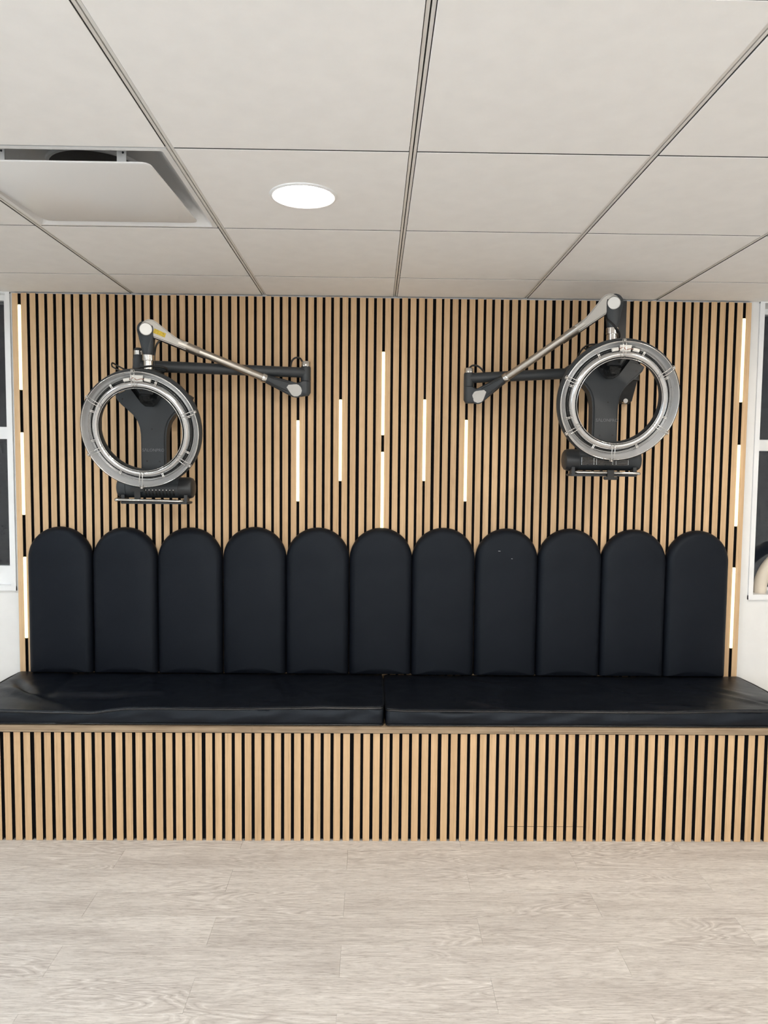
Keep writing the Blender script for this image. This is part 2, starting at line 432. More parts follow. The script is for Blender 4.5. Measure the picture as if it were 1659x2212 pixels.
for i in cols:
    for j in rows:
        xa, xb = TX0+TP*i, TX0+TP*(i+1); ya, yb = TY1+TP*j, TY1+TP*(j+1)
        if xb < RX0+.02 or xa > RX1-.02 or yb < RY0+.02 or ya > YW-.01: continue
        if (i, j) == VENT: continue
        if xa < RX0 or xb > RX1 or ya < RY0 or yb > YW:
            cx, cyy = (xa+xb)/2, (ya+yb)/2
            me = tile_mesh(max(xa+GX/2, RX0)-cx, min(xb-GX/2, RX1)-cx, max(ya+GY/2, RY0)-cyy, min(yb-GY/2, YW-.001)-cyy)
        else: me = full
        inst('ceiling_tile', me, ((xa+xb)/2, (ya+yb)/2, HC), ce)
for i in cols:
    x = TX0+TP*i
    if x < RX0+.02 or x > RX1-.02: continue
    b = MB().mat(RUNNER)
    for s in (-1, 1): b.box(x+s*.0016, x+s*.0085, RY0, YW-.001, HC+.003, HC+.012)
    b.mat(SLOT).box(x-.0016, x+.0016, RY0, YW-.001, HC+.010, HC+.012)
    b.mat(RUNNER).box(x-.001, x+.001, RY0, YW-.001, HC+.012, HC+.04)
    b.obj('main_runner', ce, 0)
for j in rows:
    y = TY1+TP*j
    if y < RY0+.02 or y > YW-.02: continue
    b = MB().mat(RUNNER)
    b.box(RX0, RX1, y-.0034, y+.0034, HC+.0121, HC+.016)
    b.mat(SLOT).box(RX0, RX1, y-.0034, y+.0034, HC+.008, HC+.012)
    b.obj('cross_runner', ce, 0)

# downlights
def downlight(cx, cyy, label, col, s, rad=.0835):
    r = root('ceiling_downlight', (cx, cyy, HC)); tag(r, label, 'downlight', 'recessed ceiling downlights')
    n = 48
    ring = lambda rr, z: [Vector((cx+rr*math.cos(2*math.pi*k/n), cyy+rr*math.sin(2*math.pi*k/n), z)) for k in range(n)]
    b = MB().mat(GLOSSW); b.rings([ring(.0975, HC+.001), ring(.0965, HC-.003), ring(.090, HC-.0055), ring(rad, HC-.0035), ring(rad-.001, HC+.001)], False, False)
    b.obj('trim_ring', r)
    m = emit('downlight_diffuser', col, s)
    MB().mat(m).rings([ring(rad-.0005, HC-.001), ring(rad*.8, HC-.0035), ring(rad*.3, HC-.0045)]).obj('diffuser', r)
    return r
tc = lambda i, j: (TX0+TP*(i+.5), TY1+TP*(j+.5))
WARM, NEUT, COOL = (1, .90, .77, 1), (1, .93, .83, 1), (.86, .95, 1, 1)
downlight(*tc(-1, 0), 'round white downlight glowing in the ceiling tile beside the air vent', NEUT, LAMP_NEAR)
for i, j, c in ((-4, 0, COOL), (2, 0, WARM), (-4, -3, COOL), (-1, -3, NEUT), (2, -3, WARM), (-4, -6, COOL), (-1, -6, NEUT), (2, -6, WARM)):  # unseen downlights, added only to light the room
    downlight(*tc(i, j), 'round white downlight added outside the picture to light the room', c, LAMP)

# air vent in the ceiling
def vent():
    xa, xb = TX0+TP*VENT[0]+GX/2, TX0+TP*(VENT[0]+1)-GX/2; ya, yb = TY1+TP*VENT[1]+GY/2, TY1+TP*(VENT[1]+1)-GY/2
    r = root('ceiling_air_vent', ((xa+xb)/2, (ya+yb)/2, HC)); tag(r, 'square white ceiling air vent with a hanging face plate', 'air vent')
    def sq(i, z, rr=.012, n=4):
        pts = []
        for cx_, cy_, a0 in ((xb-i-rr, yb-i-rr, 0), (xa+i+rr, yb-i-rr, 90), (xa+i+rr, ya+i+rr, 180), (xb-i-rr, ya+i+rr, 270)):
            for k in range(n+1):
                a = math.radians(a0+90*k/n); pts.append(Vector((cx_+rr*math.cos(a), cy_+rr*math.sin(a), z)))
        return pts
    MB().mat(SHEETW).rings([sq(0, HC+.006, .004), sq(0, HC, .004), sq(.012, HC-.001, .006), sq(.016, HC+.004, .008), sq(.060, HC+.050, .02), sq(.085, HC+.075, .03), sq(.13, HC+.082, .05)], False, True).obj('vent_pan', r, 40)
    cx, cyy = (xa+xb)/2, (ya+yb)/2+.025
    n = 40
    ring = lambda rr, z: [Vector((cx+rr*math.cos(2*math.pi*k/n), cyy+rr*math.sin(2*math.pi*k/n), z)) for k in range(n)]
    MB().mat(SHEETW).rings([ring(.138, HC+.0815), ring(.136, HC+.074), ring(.128, HC+.074), ring(.127, HC+.0815)], False, False).obj('duct_collar', r)
    MB().mat(DUCT).rings([ring(.1275, HC+.0790), ring(.10, HC+.0795)]).obj('duct_opening', r)
    # plate hangs lower on the near side
    pi = .048
    def plate(i, dz):
        out = []
        for p in sq(i, 0, .022, 5):
            t = (p.y-ya)/(yb-ya); out.append(Vector((p.x, p.y-.030+.012*t, HC-.030+.026*t+dz)))
        return out
    MB().mat(SHEETW).rings([plate(pi+.002, .004), plate(pi, .003), plate(pi, 0), plate(pi+.0015, -.001)]).obj('face_plate', r, 40)
    for sx in (-1, 1):
        x = cx+sx*.155; b = MB().mat(SHEETW)
        b.box(x-.001, x+.001, ya+.075, ya+.10, HC-.024, HC+.07)
        b.box(x-.012, x+.012, ya+.074, ya+.076, HC-.024, HC+.07)
        b.obj('bracket', r, 0)
        b = MB().mat(DUCT)
        for zz in (.02, .045): b.cone((x+.004, ya+.0735, HC+zz), (x+.004, ya+.076, HC+zz), .003, None, 10)
        b.obj('bracket_hole', r)
vent()

# ================================================================== SLAT PANEL
SW = .0265
GAP_PX = [(0, 51.9), (19, 406.7), (41, 807.0), (42, 825.1), (55, 1057.4), (65, 1240.5), (83, 1571.6), (84, 1589.7)]
GAPX = [U(lerp(GAP_PX, k), 1125, D).x for k in range(85)]
WIDE = (7, 15, 24, 39, 48, 62, 71, 79)
def slat_centres():
    edges = [GAPX[0]-(GAPX[1]-GAPX[0])*1.02]+GAPX+[GAPX[-1]+(GAPX[-1]-GAPX[-2])*1.02]
    cs = []
    for k in range(86):
        c = (edges[k]+edges[k+1])/2
        if (k-1) in WIDE: c += .0013
        if k in WIDE: c -= .0013
        cs.append(c)
    return cs
SX = slat_centres()
def slat_mesh(h, cut=None):
    w, t, c = SW/2, .012, .0007
    b = MB()
    for z0, z1 in ([(0, h)] if cut is None else [(0, cut-.0007), (cut+.0007, h)]):
        b.mat(OAK).add([(-w+c, 0, z0), (w-c, 0, z0), (w-c, 0, z1), (-w+c, 0, z1)], [(0, 1, 2, 3)])
        b.add([(-w, c, z0), (-w+c, 0, z0), (-w+c, 0, z1), (-w, c, z1)], [(0, 1, 2, 3)])
        b.add([(w-c, 0, z0), (w, c, z0), (w, c, z1), (w-c, 0, z1)], [(0, 1, 2, 3)])
        b.mat(BLACKEDGE).add([(-w, c, z0), (-w, t, z0), (-w, t, z1), (-w, c, z1)], [(0, 3, 2, 1)])
        b.add([(w, c, z0), (w, t, z0), (w, t, z1), (w, c, z1)], [(0, 1, 2, 3)])
        for z, o in ((z0, 0), (z1, 1)):
            b.add([(-w, c, z), (-w+c, 0, z), (w-c, 0, z), (w, c, z), (w, t, z), (-w, t, z)], [(0, 1, 2, 3, 4, 5) if o else (5, 4, 3, 2, 1, 0)])
    return b.mesh('slat', smooth=0, fix=False)
ZT = HC-.006
pr = root('slat_wall_panel', ((XL+XR)/2, D, .30)); tag(pr, 'oak slat panel on black felt covering the wall above the bench', 'wall panel')
MB().mat(BLACKFELT).box(SX[0]-SW/2+.001, SX[-1]+SW/2-.001, D+.012, YW-.0005, .30, ZT).obj('felt_backing', pr, 0)
sm = [slat_mesh(ZT-.30-dz) for dz in (0, .0015, .003)]
for k, x in enumerate(SX): inst('slat', sm[(k//3) % 3 if k % 7 else 1], (x, D, .30), pr)
PX0, PX1 = SX[0]-SW/2, SX[-1]+SW/2

# light bars between the slats
def led(k, px, y0, y1, label):
    x = GAPX[k]
    if k == 0: x = (SX[0]+SX[1])/2
    elif k == 84: x = (SX[84]+SX[85])/2
    else: x = (SX[k]+SX[k+1])/2
    zt, zb = U(px, y0, D).z, U(px, y1, D).z
    r = root('led_light_bar', (x, D, zb)); tag(r, label, 'light bar', 'warm light bars between the slats')
    w = .0073; n = 8
    def sec(z, s=1.0, q=1.0):
        pts = [Vector((x-.006*s, D+.004, z)), Vector((x-.006*s, D-.0004, z))]
        pts += [Vector((x-w*s*math.cos(math.pi*i/n), D-.0006-.0050*q*math.sin(math.pi*i/n), z)) for i in range(n+1)]
        pts += [Vector((x+.006*s, D-.0004, z)), Vector((x+.006*s, D+.004, z))]
        return pts
    MB().mat(LEDM).rings([sec(zb, .8, .6), sec(zb+.003), sec(zt-.003), sec(zt, .8, .6)]).obj('diffuser', r, 50)
    b = MB().mat(BLACKP); b.box(x-.0058, x+.0058, D+.004, D+.0118, zb+.001, zt-.001); b.obj('channel', r, 0)
for k, px, a, b_, lb in (
    (0, 41, 658, 842, 'top warm light bar at the left edge of the slat panel'),
    (0, 49, 934, 1112, 'middle warm light bar at the left edge of the slat panel'),
    (0, 57, 1203, 1378, 'lowest warm light bar at the left edge, beside the leftmost back cushion'),
    (32, 645, 908, 1083, 'warm light bar nearest the left hair dryer, below its arm elbow'),
    (37, 736, 863, 1039, 'warm light bar just left of the central pair of bars'),
    (42, 826, 760, 940, 'upper warm light bar of the central pair'),
    (42, 825, 976, 1143, 'lower warm light bar of the central pair, ending at a back cushion'),
    (47, 917, 863, 1039, 'warm light bar just right of the central pair of bars'),
    (52, 1006, 907, 1083, 'warm light bar nearest the right hair dryer, below its arm elbow'),
    (84, 1603, 688, 869, 'top warm light bar at the right edge of the slat panel'),
    (84, 1594, 961, 1137, 'middle warm light bar at the right edge of the slat panel'),
    (84, 1584, 1226, 1400, 'lowest warm light bar at the right edge, beside the rightmost back cushion')):
    led(k, px, a, b_, lb)

# ================================================================== BENCH
br = root('slatted_bench', ((XL+XR)/2, DB, 0)); tag(br, 'long built-in bench fronted with oak slats', 'bench')
MB().mat(BLACKEDGE).box(PX0, PX1, DB+.022, D-.002, .0, ZB-.001).obj('bench_body', br, 0)
MB().mat(BLACKFELT).box(PX0, PX1, DB+.012, DB+.0215, .004, ZB-.002).obj('felt_backing', br, 0)
zt0, zt1 = ZB+.003, U(830, 1571, DB-.006).z
ztop = zt1
XSEAM = [PX0-.004, U(545, 1578, DB).x, U(1110, 1578, DB).x, PX1+.004]
for a, b_ in zip(XSEAM, XSEAM[1:]):
    MB().mat(PLY).box(a+.0004, b_-.0004, DB-.006, D-.002, zt0, zt1).obj('bench_top', br, 0)
bmesh_ = [slat_mesh(ZB-.001-dz) for dz in (0, .001)]
zc_ = U(1180, 1786, DB).z
cutm = slat_mesh(ZB-.001, zc_)
xa_, xb_ = U(1098, 1786, DB).x, U(1266, 1786, DB).x
for k, x in enumerate(SX):
    inst('slat', cutm if xa_ < x < xb_ else bmesh_[k % 2], (x, DB, .0005), br)

# ================================================================== SEAT CUSHIONS
def ridge(x, y, x1, y1, x2, y2, w, a):
    dx, dy = x2-x1, y2-y1; L2 = dx*dx+dy*dy; t = ((x-x1)*dx+(y-y1)*dy)/L2
    tt = min(1, max(0, t)); ex = (x-x1-dx*tt); ey = (y-y1-dy*tt); d = math.hypot(ex, ey)
    return a*math.exp(-(d/w)**2)*math.sin(math.pi*(.12+.76*tt))
def seat(name, xa, xb, yf, yb, ztab, zback, zb, creases, label, seed):
    r = root(name, ((xa+xb)/2, (yf+yb)/2, zb)); tag(r, label, 'seat cushion', 'black seat cushions on the bench')
    fr = [(U(p, q, yf).x, U(p, q, yf).z) for p, q in ztab]
    L = xb-xa; rc = .018
    def zt(x, y):
        t = (y-yf)/(yb-yf); z = lerp(fr, x)*(1-t)+zback*t
        z += .006*math.sin(math.pi*min(1, max(0, t)))*min(1, (x-xa)/.15)*min(1, (xb-x)/.15)
        for c in creases: z += 1.9*ridge(x, y, *c)
        z += (.0026*noise.noise(Vector((x*5+seed, y*6, 1.3)))+.0016*(.4-abs(noise.noise(Vector((x*8+y*7+seed, y*13-x*4, 2.2))))*2))*min(1, max(0, t)*5)
        return z
    NS, NY = 180, 34
    xs = [xa+L*(i/NS) for i in range(NS+1)]
    rings_ = []
    for x in xs:
        e = min(x-xa, xb-x); k = 1 if e > rc else math.sqrt(max(0, 1-(1-e/rc)**2)); ins = rc*(1-k)*.55
        rg = []
        y0, y1 = yf+ins, yb-ins
        def P(y, z): rg.append(Vector((x, y, z)))
        zf = zt(x, y0); zk = zt(x, y1)
        P(y0+.006, zb); 
        for q in range(1, 9):
            t = q/9; z = zb+(zf-zb)*t
            bul = .006*math.sin(math.pi*t)+.0085*noise.noise(Vector((x*6+seed+z*9, z*20-x*5, 4.0)))*math.sin(math.pi*t)
            P(y0-bul+.002, z)
        P(y0+.0055, zf-.0065); P(y0+.0065, zf-.002); P(y0+.009, zf+.0005)
        for q in range(1, NY):
            y = y0+(y1-y0)*q/NY; P(y, zt(x, y)-.004*(1-k))
        P(y1-.006, zk-.0005); P(y1, zk-.006); P(y1, zb+.02); P(y1-.006, zb)
        rings_.append(rg)
    MB().mat(LEATHERS).rings(rings_).obj('cover', r, 60)
    def edge(zoff, top):
        pts = []; c = .02
        n = 60
        for i in range(n+1):
            x = xa+c+(L-2*c)*i/n; z = zt(x, yf+.004) if top else zb+.004
            pts.append((x, yf-.001 if top else yf+.001, z+zoff))
        pts.append((xb-.004, yf+.006, pts[-1][2])); 
        for i in range(1, 9):
            y = yf+.02+(yb-yf-.04)*i/9; pts.append((xb+.001, y, (zt(xb-.004, y) if top else zb+.004)+zoff))
        pts.append((xb-.006, yb-.004, (zt(xb-.01, yb) if top else zb+.004)+zoff))
        for i in range(n+1):
            x = xb-c-(L-2*c)*i/n; pts.append((x, yb, (zt(x, yb) if top else zb+.004)+zoff))
        pts.append((xa+.006, yb-.004, pts[-1][2]))
        for i in range(1, 9):
            y = yb-.02-(yb-yf-.04)*i/9; pts.append((xa-.001, y, (zt(xa+.004, y) if top else zb+.004)+zoff))
        pts.append((xa+.004, yf+.006, pts[-1][2]))
        return pts
    MB().mat(PIPING).tube(edge(-.0042, True), .0040, 10, True, 2).obj('top_piping', r, 60)
    MB().mat(PIPING).tube(edge(.0005, False), .0028, 8, True, 2).obj('bottom_piping', r, 60)
    return r
xsplit = U(829, 1500, DB+.2).x
YF = DB+.004
zbackL = U(400, 1452.5, D-.004).z; zbackR = zbackL-.003
cl_ = [(-1.60, 3.20, -1.42, 2.98, .018, -.009), (-1.62, 3.10, -1.36, 2.93, .022, .008), (-1.40, 3.33, -1.36, 2.95, .03, -.006),
       (-1.36, 3.02, -.85, 3.00, .022, .008), (-1.30, 2.97, -.9, 2.96, .015, -.004), (-1.5, 3.0, -1.2, 2.84, .02, .005), (-1.05, 3.3, -.92, 3.02, .02, .004), (-.78, 3.25, -.70, 3.0, .018, .003),
       (-.46, 3.3, -.34, 2.95, .018, -.005), (-.32, 3.1, -.2, 2.85, .02, .004), (-.55, 2.9, -.35, 2.85, .015, .003)]
cr_ = [(1.30, 3.15, 1.62, 2.90, .020, .010), (1.35, 3.10, 1.70, 2.86, .016, -.007), (1.42, 3.2, 1.6, 3.0, .02, .005), (.35, 2.95, .52, 2.83, .018, .007), (.42, 2.98, .62, 2.84, .014, -.004),
       (.28, 3.3, .7, 3.05, .03, .004), (.95, 3.25, 1.15, 2.95, .03, .003), (1.05, 2.9, 1.35, 2.84, .02, .004), (.62, 3.2, .5, 2.9, .02, .003)]
seat('seat_cushion', PX0-.002, xsplit-.004, YF, D-.003, [(-130, 1533), (0, 1534.5), (100, 1537), (200, 1538.5), (240, 1533), (270, 1529.5), (340, 1528.5), (400, 1529.5), (500, 1530), (600, 1528.5), (700, 1527), (780, 1528), (830, 1527)],
     zbackL, zt1+.0005, cl_, 'black leatherette seat cushion on the left half of the bench, creased at its left end', 3.0)
seat('seat_cushion', xsplit+.006, PX1+.004, YF, D-.014, [(835, 1531), (870, 1533.5), (1060, 1535), (1300, 1537), (1450, 1538), (1600, 1535), (1800, 1536)],
     zbackR, zt1+.0005, cr_, 'black leatherette seat cushion on the right half of the bench', 9.0)

# ================================================================== BACK CUSHIONS
EDGE = [(63, 199), (204, 339.5), (343.5, 479), (484, 616.5), (620, 752), (756, 887.5), (890.5, 1022.5), (1027, 1157.5), (1161, 1295), (1297.5, 1433.5), (1437, 1569.5)]
TOP = [1137.7, 1139, 1139.7, 1138.7, 1140, 1140.7, 1140.5, 1142, 1142.5, 1144, 1146.5]
CB = ['leftmost black arched back cushion, beside the lit bar', 'second black arched back cushion from the left', 'third black arched back cushion from the left',
      'fourth black arched back cushion from the left', 'fifth black arched back cushion from the left', 'middle black arched back cushion, under the central light bars',
      'fifth black arched back cushion from the right', 'black arched back cushion with two small white scuffs near its top', 'third black arched back cushion from the right',
      'second black arched back cushion from the right', 'rightmost black arched back cushion, beside the lit bar']
def back_cushion(i):
    T = .054; ym = D-.022
    a, b_ = EDGE[i]; a -= 1.8 if i > 0 else .5; b_ += 1.8 if i < 10 else .5; xa, xb = U(a, 1300, ym).x, U(b_, 1300, ym).x
    cx = (xa+xb)/2; w = (xb-xa)/2
    ztop_ = U((a+b_)/2, TOP[i], ym).z
    zb = (zbackL if i < 5 else zbackL if i == 5 else zbackR)+.0042
    czz = ztop_-w; na = 28; rcb = .005
    def outline(t):
        wi = max(.002, w-t); pts = []
        for k in range(na+1):
            q = math.pi*k/na; pts.append((cx+wi*math.cos(q), czz+wi*math.sin(q)))
        zb_ = zb+t*.30; ns = 10; rr = max(.004, rcb-t*.3)
        for k in range(1, ns+1): pts.append((cx-wi, czz+(zb_+rr-czz)*k/ns))
        for k in range(1, 5):
            q = math.pi+math.pi/2*k/4; pts.append((cx-wi+rr+rr*math.cos(q), zb_+rr+rr*math.sin(q)))
        for k in range(1, 5): pts.append((cx-wi+rr+(2*wi-2*rr)*k/5, zb_))
        for k in range(0, 5):
            q = 1.5*math.pi+math.pi/2*k/4; pts.append((cx+wi-rr+rr*math.cos(q), zb_+rr+rr*math.sin(q)))
        for k in range(1, ns): pts.append((cx+wi, zb_+rr+(czz-zb_-rr)*k/ns))
        return pts
    R = .034; rings_ = []
    def crease(x, z):
        d = 0
        if i in (5, 8, 9, 10, 7):
            side = (cx-x)/w
            if side > .35:
                f = min(1, (side-.35)/.4); hgt = (z-zb)/(ztop_-zb)
                if hgt < .7: d += .0022*f*noise.noise(Vector((x*6, z*42+i*3, i)))*(1.2-hgt)
        d += .0012*noise.noise(Vector((x*7, z*7, i*2.0)))
        return d
    seq = [(.004, 0.0), (.0, .006)]
    seq += [(R*(1-math.cos(q)), .012+(T-.018)*math.sin(q)) for q in [math.pi/2*k/9 for k in range(0, 10)]]
    seq += [(R+.012, T-.0045), (R+.028, T-.0025), (R+.05, T-.0008), (R+.075, T), (w-.012, T)]
    for t, h in seq:
        rings_.append([Vector((x, D-.0003-max(0, h+(crease(x, z) if h > .01 else 0)), z)) for x, z in outline(t)])
    b = MB().mat(LEATHER).rings(rings_)
    o = b.obj('back_cushion', smooth=60); tag(o, CB[i], 'back cushion', 'arched back cushions along the slat wall')
    if i == 7:
        for px, py, dx in ((1079, 1190.5, .0055), (1106, 1207, .003)):
            p = U(px, py, D-T); bb = MB().mat(GLOSSW)
            bb.prism([(p.x-dx, D-T-.0012, p.z+.001), (p.x+dx, D-T-.0012, p.z-.0002), (p.x+dx*.6, D-T-.0012, p.z-.0012), (p.x-dx, D-T-.0012, p.z-.0003)], (0, .003, 0))
            s = bb.obj('scuff_mark', o, 0); s['label'] = 'small white scuff'
for i in range(11): back_cushion(i)

# ================================================================== HAIR DRYERS
def disc(c, ax, r, h, n=24):
    c = Vector(c); a = Vector(ax).normalized(); hh = Vector((0, 0, 1)) if abs(a.z) < .9 else Vector((1, 0, 0))
    u = a.cross(hh).normalized(); v = a.cross(u)
    return [c+a*s*h+(u*math.cos(2*math.pi*k/n)+v*math.sin(2*math.pi*k/n))*r for s in (-1, 1) for k in range(n)]
def circ(c, ax, r, n=20):
    c = Vector(c); a = Vector(ax).normalized(); hh = Vector((0, 0, 1)) if abs(a.z) < .9 else Vector((1, 0, 0))
    u = a.cross(hh).normalized(); v = a.cross(u)
    return [c+(u*math.cos(2*math.pi*k/n)+v*math.sin(2*math.pi*k/n))*r for k in range(n)]
VY = Vector((0, -1, 0))

def dryer(side, Q, label):
    m = side                                    # +1: arm goes to the right (left dryer), -1: arm to the left
    ob, orr, on = Q['o']                        # distance off the slats of body front, ring, neck
    yb, yr, yn = D-ob, D-orr, D-on
    C = U(*Q['ring'], yr); B = U(*Q['cyl'], yb); xc = (C.x+B.x)/2
    C.x = xc; B.x = xc
    r = root('hood_hair_dryer', (xc, D, B.z)); tag(r, label, 'hair dryer', 'wall-mounted ring hair dryers')
    # ---- ring
    th = math.radians(14); n_ = Vector((0, -math.cos(th), -math.sin(th))); a_ = Vector((1, 0, 0)); b_ = Vector((0, -math.sin(th), math.cos(th)))
    R = .2366
    def rp(rad, ang, z): return C+a_*(rad*math.cos(ang))+b_*(rad*math.sin(ang))+n_*z
    def lathe(prof, mat, name, par, n=96, closed=False, sm=40):
        rg = [[rp(rad, 2*math.pi*k/n, z) for k in range(n)] for rad, z in prof]
        return MB().mat(mat).rings(rg, False, False, closed).obj(name, par, sm)
    shell = lathe([(R+.002, -.002), (R+.0075, -.008), (R+.0095, -.028), (R+.005, -.046), (R-.010, -.058), (R-.035, -.062), (.178, -.056), (.170, -.042),
                   (.1675, -.020), (.1690, -.004), (.1715, -.004), (.172, -.030), (.185, -.045), (R-.03, -.047), (R-.008, -.040), (R-.003, -.004)], DGREY, 'ring_shell', r, 96, True)
    refl = lathe([(R-.0005, .0015), (R-.003, -.004), (R-.008, -.020), (R-.015, -.028), (R-.024, -.032), (R-.027, -.030), (R-.025, -.035), (R-.013, -.032), (R-.006, -.022), (R-.0008, -.002)], ALU, 'reflector', r, 96, True)
    rm, mr = .184, .0165
    lathe([(rm+mr*math.cos(q)*(.92), -.020+mr*1.15*math.sin(q)) for q in [2*math.pi*k/18 for k in range(18)]], ALU2, 'inner_reflector', r, 96, True, 60)
    lathe([(.2045+.0030*math.cos(q), -.016+.0030*math.sin(q)) for q in [2*math.pi*k/12 for k in range(12)]], QUARTZ, 'heating_tube', r, 96, True, 60)
    lathe([(.2135+.0026*math.cos(q), -.018+.0026*math.sin(q)) for q in [2*math.pi*k/12 for k in range(12)]], QUARTZ, 'heating_tube', r, 96, True, 60)
    lathe([(R-.0005+.0017*math.cos(q), .0015+.0017*math.sin(q)) for q in [2*math.pi*k/8 for k in range(8)]], WIRE, 'rim_wire', r, 96, True, 60)
    lathe([(.1705+.0012*math.cos(q), -.002+.0012*math.sin(q)) for q in [2*math.pi*k/8 for k in range(8)]], WIRE, 'rim_wire', r, 96, True, 60)
    for ang in Q['guards']:
        q = math.radians(ang); dq = .030
        g = MB().mat(WIRE)
        for s in (-1, 1):
            qq = q+s*dq; pts = [rp(R+.0008, q+s*dq*.8, .002), rp(R-.010, qq*1.0, .010), rp(.205, qq, .0135), rp(.182, q+s*dq*1.15, .008), rp(.1700, q+s*dq*1.25, -.006)]
            g.tube(pts, .0012, 6)
        go = g.obj('guard_wire', r, 60)
        e = rp(R+.0035, q, .003); tq = a_*(-math.sin(q))+b_*math.cos(q); rq = a_*math.cos(q)+b_*math.sin(q)
        MB().mat(WIRE).tube([e+tq*.0075*math.cos(k*math.pi/4)+rq*.0055*math.sin(k*math.pi/4) for k in range(8)], .0011, 6, True, 3).obj('guard_clip', go, 60)
        MB().mat(CHROME).hull(disc(e, n_, .0042, .003, 14)).obj('screw', go, 40)
    for ang in Q['clips']:
        q = math.radians(ang); c = MB().mat(WIRE)
        for s in (-1, 1):
            qq = q+s*.013; c.tube([rp(R-.020, qq, -.020), rp(.212, qq, -.006), rp(.203, qq, -.005), rp(.193, qq, -.006)], .0014, 6, False, 3)
        c.tube([rp(.2065, q-.022, -.0055), rp(.2065, q+.022, -.0055)], .0016, 6, False, 0)
        c.obj('tube_clip', r, 60)
    for a0, a1 in ((97, 104), (74, 81)):
        pts = [rp(.2065, math.radians(a0+(a1-a0)*k/4), -.010) for k in range(5)]
        MB().mat(CERAMIC).tube(pts, .0072, 10, False, 1).obj('ceramic_end', r, 50)
    MB().mat(COPPER).tube([rp(.207, math.radians(97), -.006), rp(.212, math.radians(92), -.002), rp(.203, math.radians(89), -.002), rp(.209, math.radians(84), -.003), rp(.206, math.radians(80), -.006)], .0012, 6).obj('lead_wire', r, 60)
    MB().mat(CERAMIC).prism([rp(rr, math.radians(q), -.014) for rr, q in ((.222, 95), (.198, 95), (.198, 83), (.222, 83))], n_*.004).obj('terminal_block', r, 30)

    # ---- Y-shaped body behind the ring
    S = .00200*Q['s']
    half = [(27, 8), (27, 100), (27.5, 116), (29.5, 130), (34, 143), (43, 156), (56, 168), (68, 178), (77, 188), (81, 197), (74, 202), (60, 208), (42, 216), (20, 226)]
    top = Q['ytop']
    pts = [(x*S, z*S*top) for x, z in half]; pts = pts+[(-x, z) for x, z in reversed(pts)]
    body = MB().mat(DGREY).prism([Vector((B.x+x, yb, B.z+z)) for x, z in pts], (0, .070, 0), .008, 3).obj('body', r, 40)
    for px, py in Q['holes']:
        p = U(px, py, yb); MB().mat(BLACKP).hull(disc((p.x, yb-.0003, p.z), (0, 1, 0), .0042, .0006, 14)).obj('screw_hole', body, 30)
    # print
    fc = bpy.data.curves.new('t', 'FONT'); fc.body = 'S\u039bLONPRO'; fc.size = .0185; fc.align_x = 'CENTER'; fc.extrude = .0002; fc.resolution_u = 2
    fo = bpy.data.objects.new('t', fc); COL.objects.link(fo); bpy.context.view_layer.update()
    me = bpy.data.meshes.new_from_object(fo.evaluated_get(bpy.context.evaluated_depsgraph_get())); bpy.data.objects.remove(fo)
    me.materials.clear(); me.materials.append(GREYTXT)
    p = U(*Q['text'], yb)
    me.transform(Matrix.Translation(Vector((p.x, yb-.0006, p.z))-Vector(r['_o'])) @ Matrix.Rotation(math.pi/2, 4, 'X'))
    to = bpy.data.objects.new('lettering', me); COL.objects.link(to); to.parent = body; to['label'] = 'grey printed lettering'
    to.location = (0, 0, 0)
    # ---- hub between body, ring and neck
    zt_ = rp(R+.004, math.pi/2, -.03).z
    hub = MB().mat(DGREY)
    hub.hull([Vector((xc+sx*w, y, z)) for sx in (-1, 1) for w, y, z in ((.026, yb+.03, zt_-.085), (.026, yb+.02, zt_-.045), (.040, yr+.05, zt_-.035), (.034, yr+.05, zt_-.006), (.026, yn-.03, zt_+.002), (.026, yn+.026, zt_+.002), (.034, yb, zt_-.095))])
    hub.obj('hub', r, 30)
    # bracket, motor cap and smoked cone seen through the ring
    zi = rp(.172, math.pi/2, -.02).z
    ym = yr+.075
    MB().mat(DGREY2).prism([Vector((xc+x, ym, zi+z)) for x, z in ((-.027, .02), (.027, .02), (.027, -.016), (.020, -.020), (-.020, -.020), (-.027, -.016))], (0, .02, 0), .003).obj('hinge_plate', r, 30)
    for sx in (-1, 1): MB().mat(CHROME).hull(disc((xc+sx*.017, ym-.001, zi-.004), (0, 1, 0), .0035, .002, 12)).obj('screw', r, 30)
    MB().mat(SMOKE).hull([Vector((xc+x, ym+y, zi+z)) for x, z in ((-.022, -.018), (.022, -.018), (.024, -.034), (.014, -.054), (-.014, -.054), (-.024, -.034)) for y in (-.012, .03)]).obj('sensor_cover', r, 30)
    MB().mat(BLACKP).hull(disc((xc, ym+.015, zi-.036), (0, 1, 0), .010, .012, 16)).obj('sensor', r, 30)
    vm = MB().mat(SMOKE)
    vm.prism([Vector((xc+x, ym+.03, zi+z)) for x, z in ((-.075, .01), (-.03, -.052), (-.012, -.066), (.012, -.066), (.03, -.052), (.075, .01), (.06, .012), (.022, -.045), (-.022, -.045), (-.06, .012))], (0, .035, 0), .002)
    vm.obj('cone_shield', r, 30)

    # ---- lower heater roll
    cr_ = .0445; yc = yb+.036; hl = .164
    drum = MB().mat(DGREY).turn((xc-hl, yc, B.z), (xc+hl, yc, B.z), [(0, cr_*.62), (.012, cr_*.86), (.035, cr_*.97), (.06, cr_), (.128, cr_), (.130, cr_*.965), (.133, cr_*.965), (.135, cr_), (.94, cr_), (.965, cr_*.97), (.988, cr_*.86), (1, cr_*.62)], 36).obj('heater_drum', r, 35)
    cs = Q['cap']
    x0, x1 = (xc+hl*.64, xc+hl*1.01) if cs > 0 else (xc-hl*1.01, xc-hl*.64)
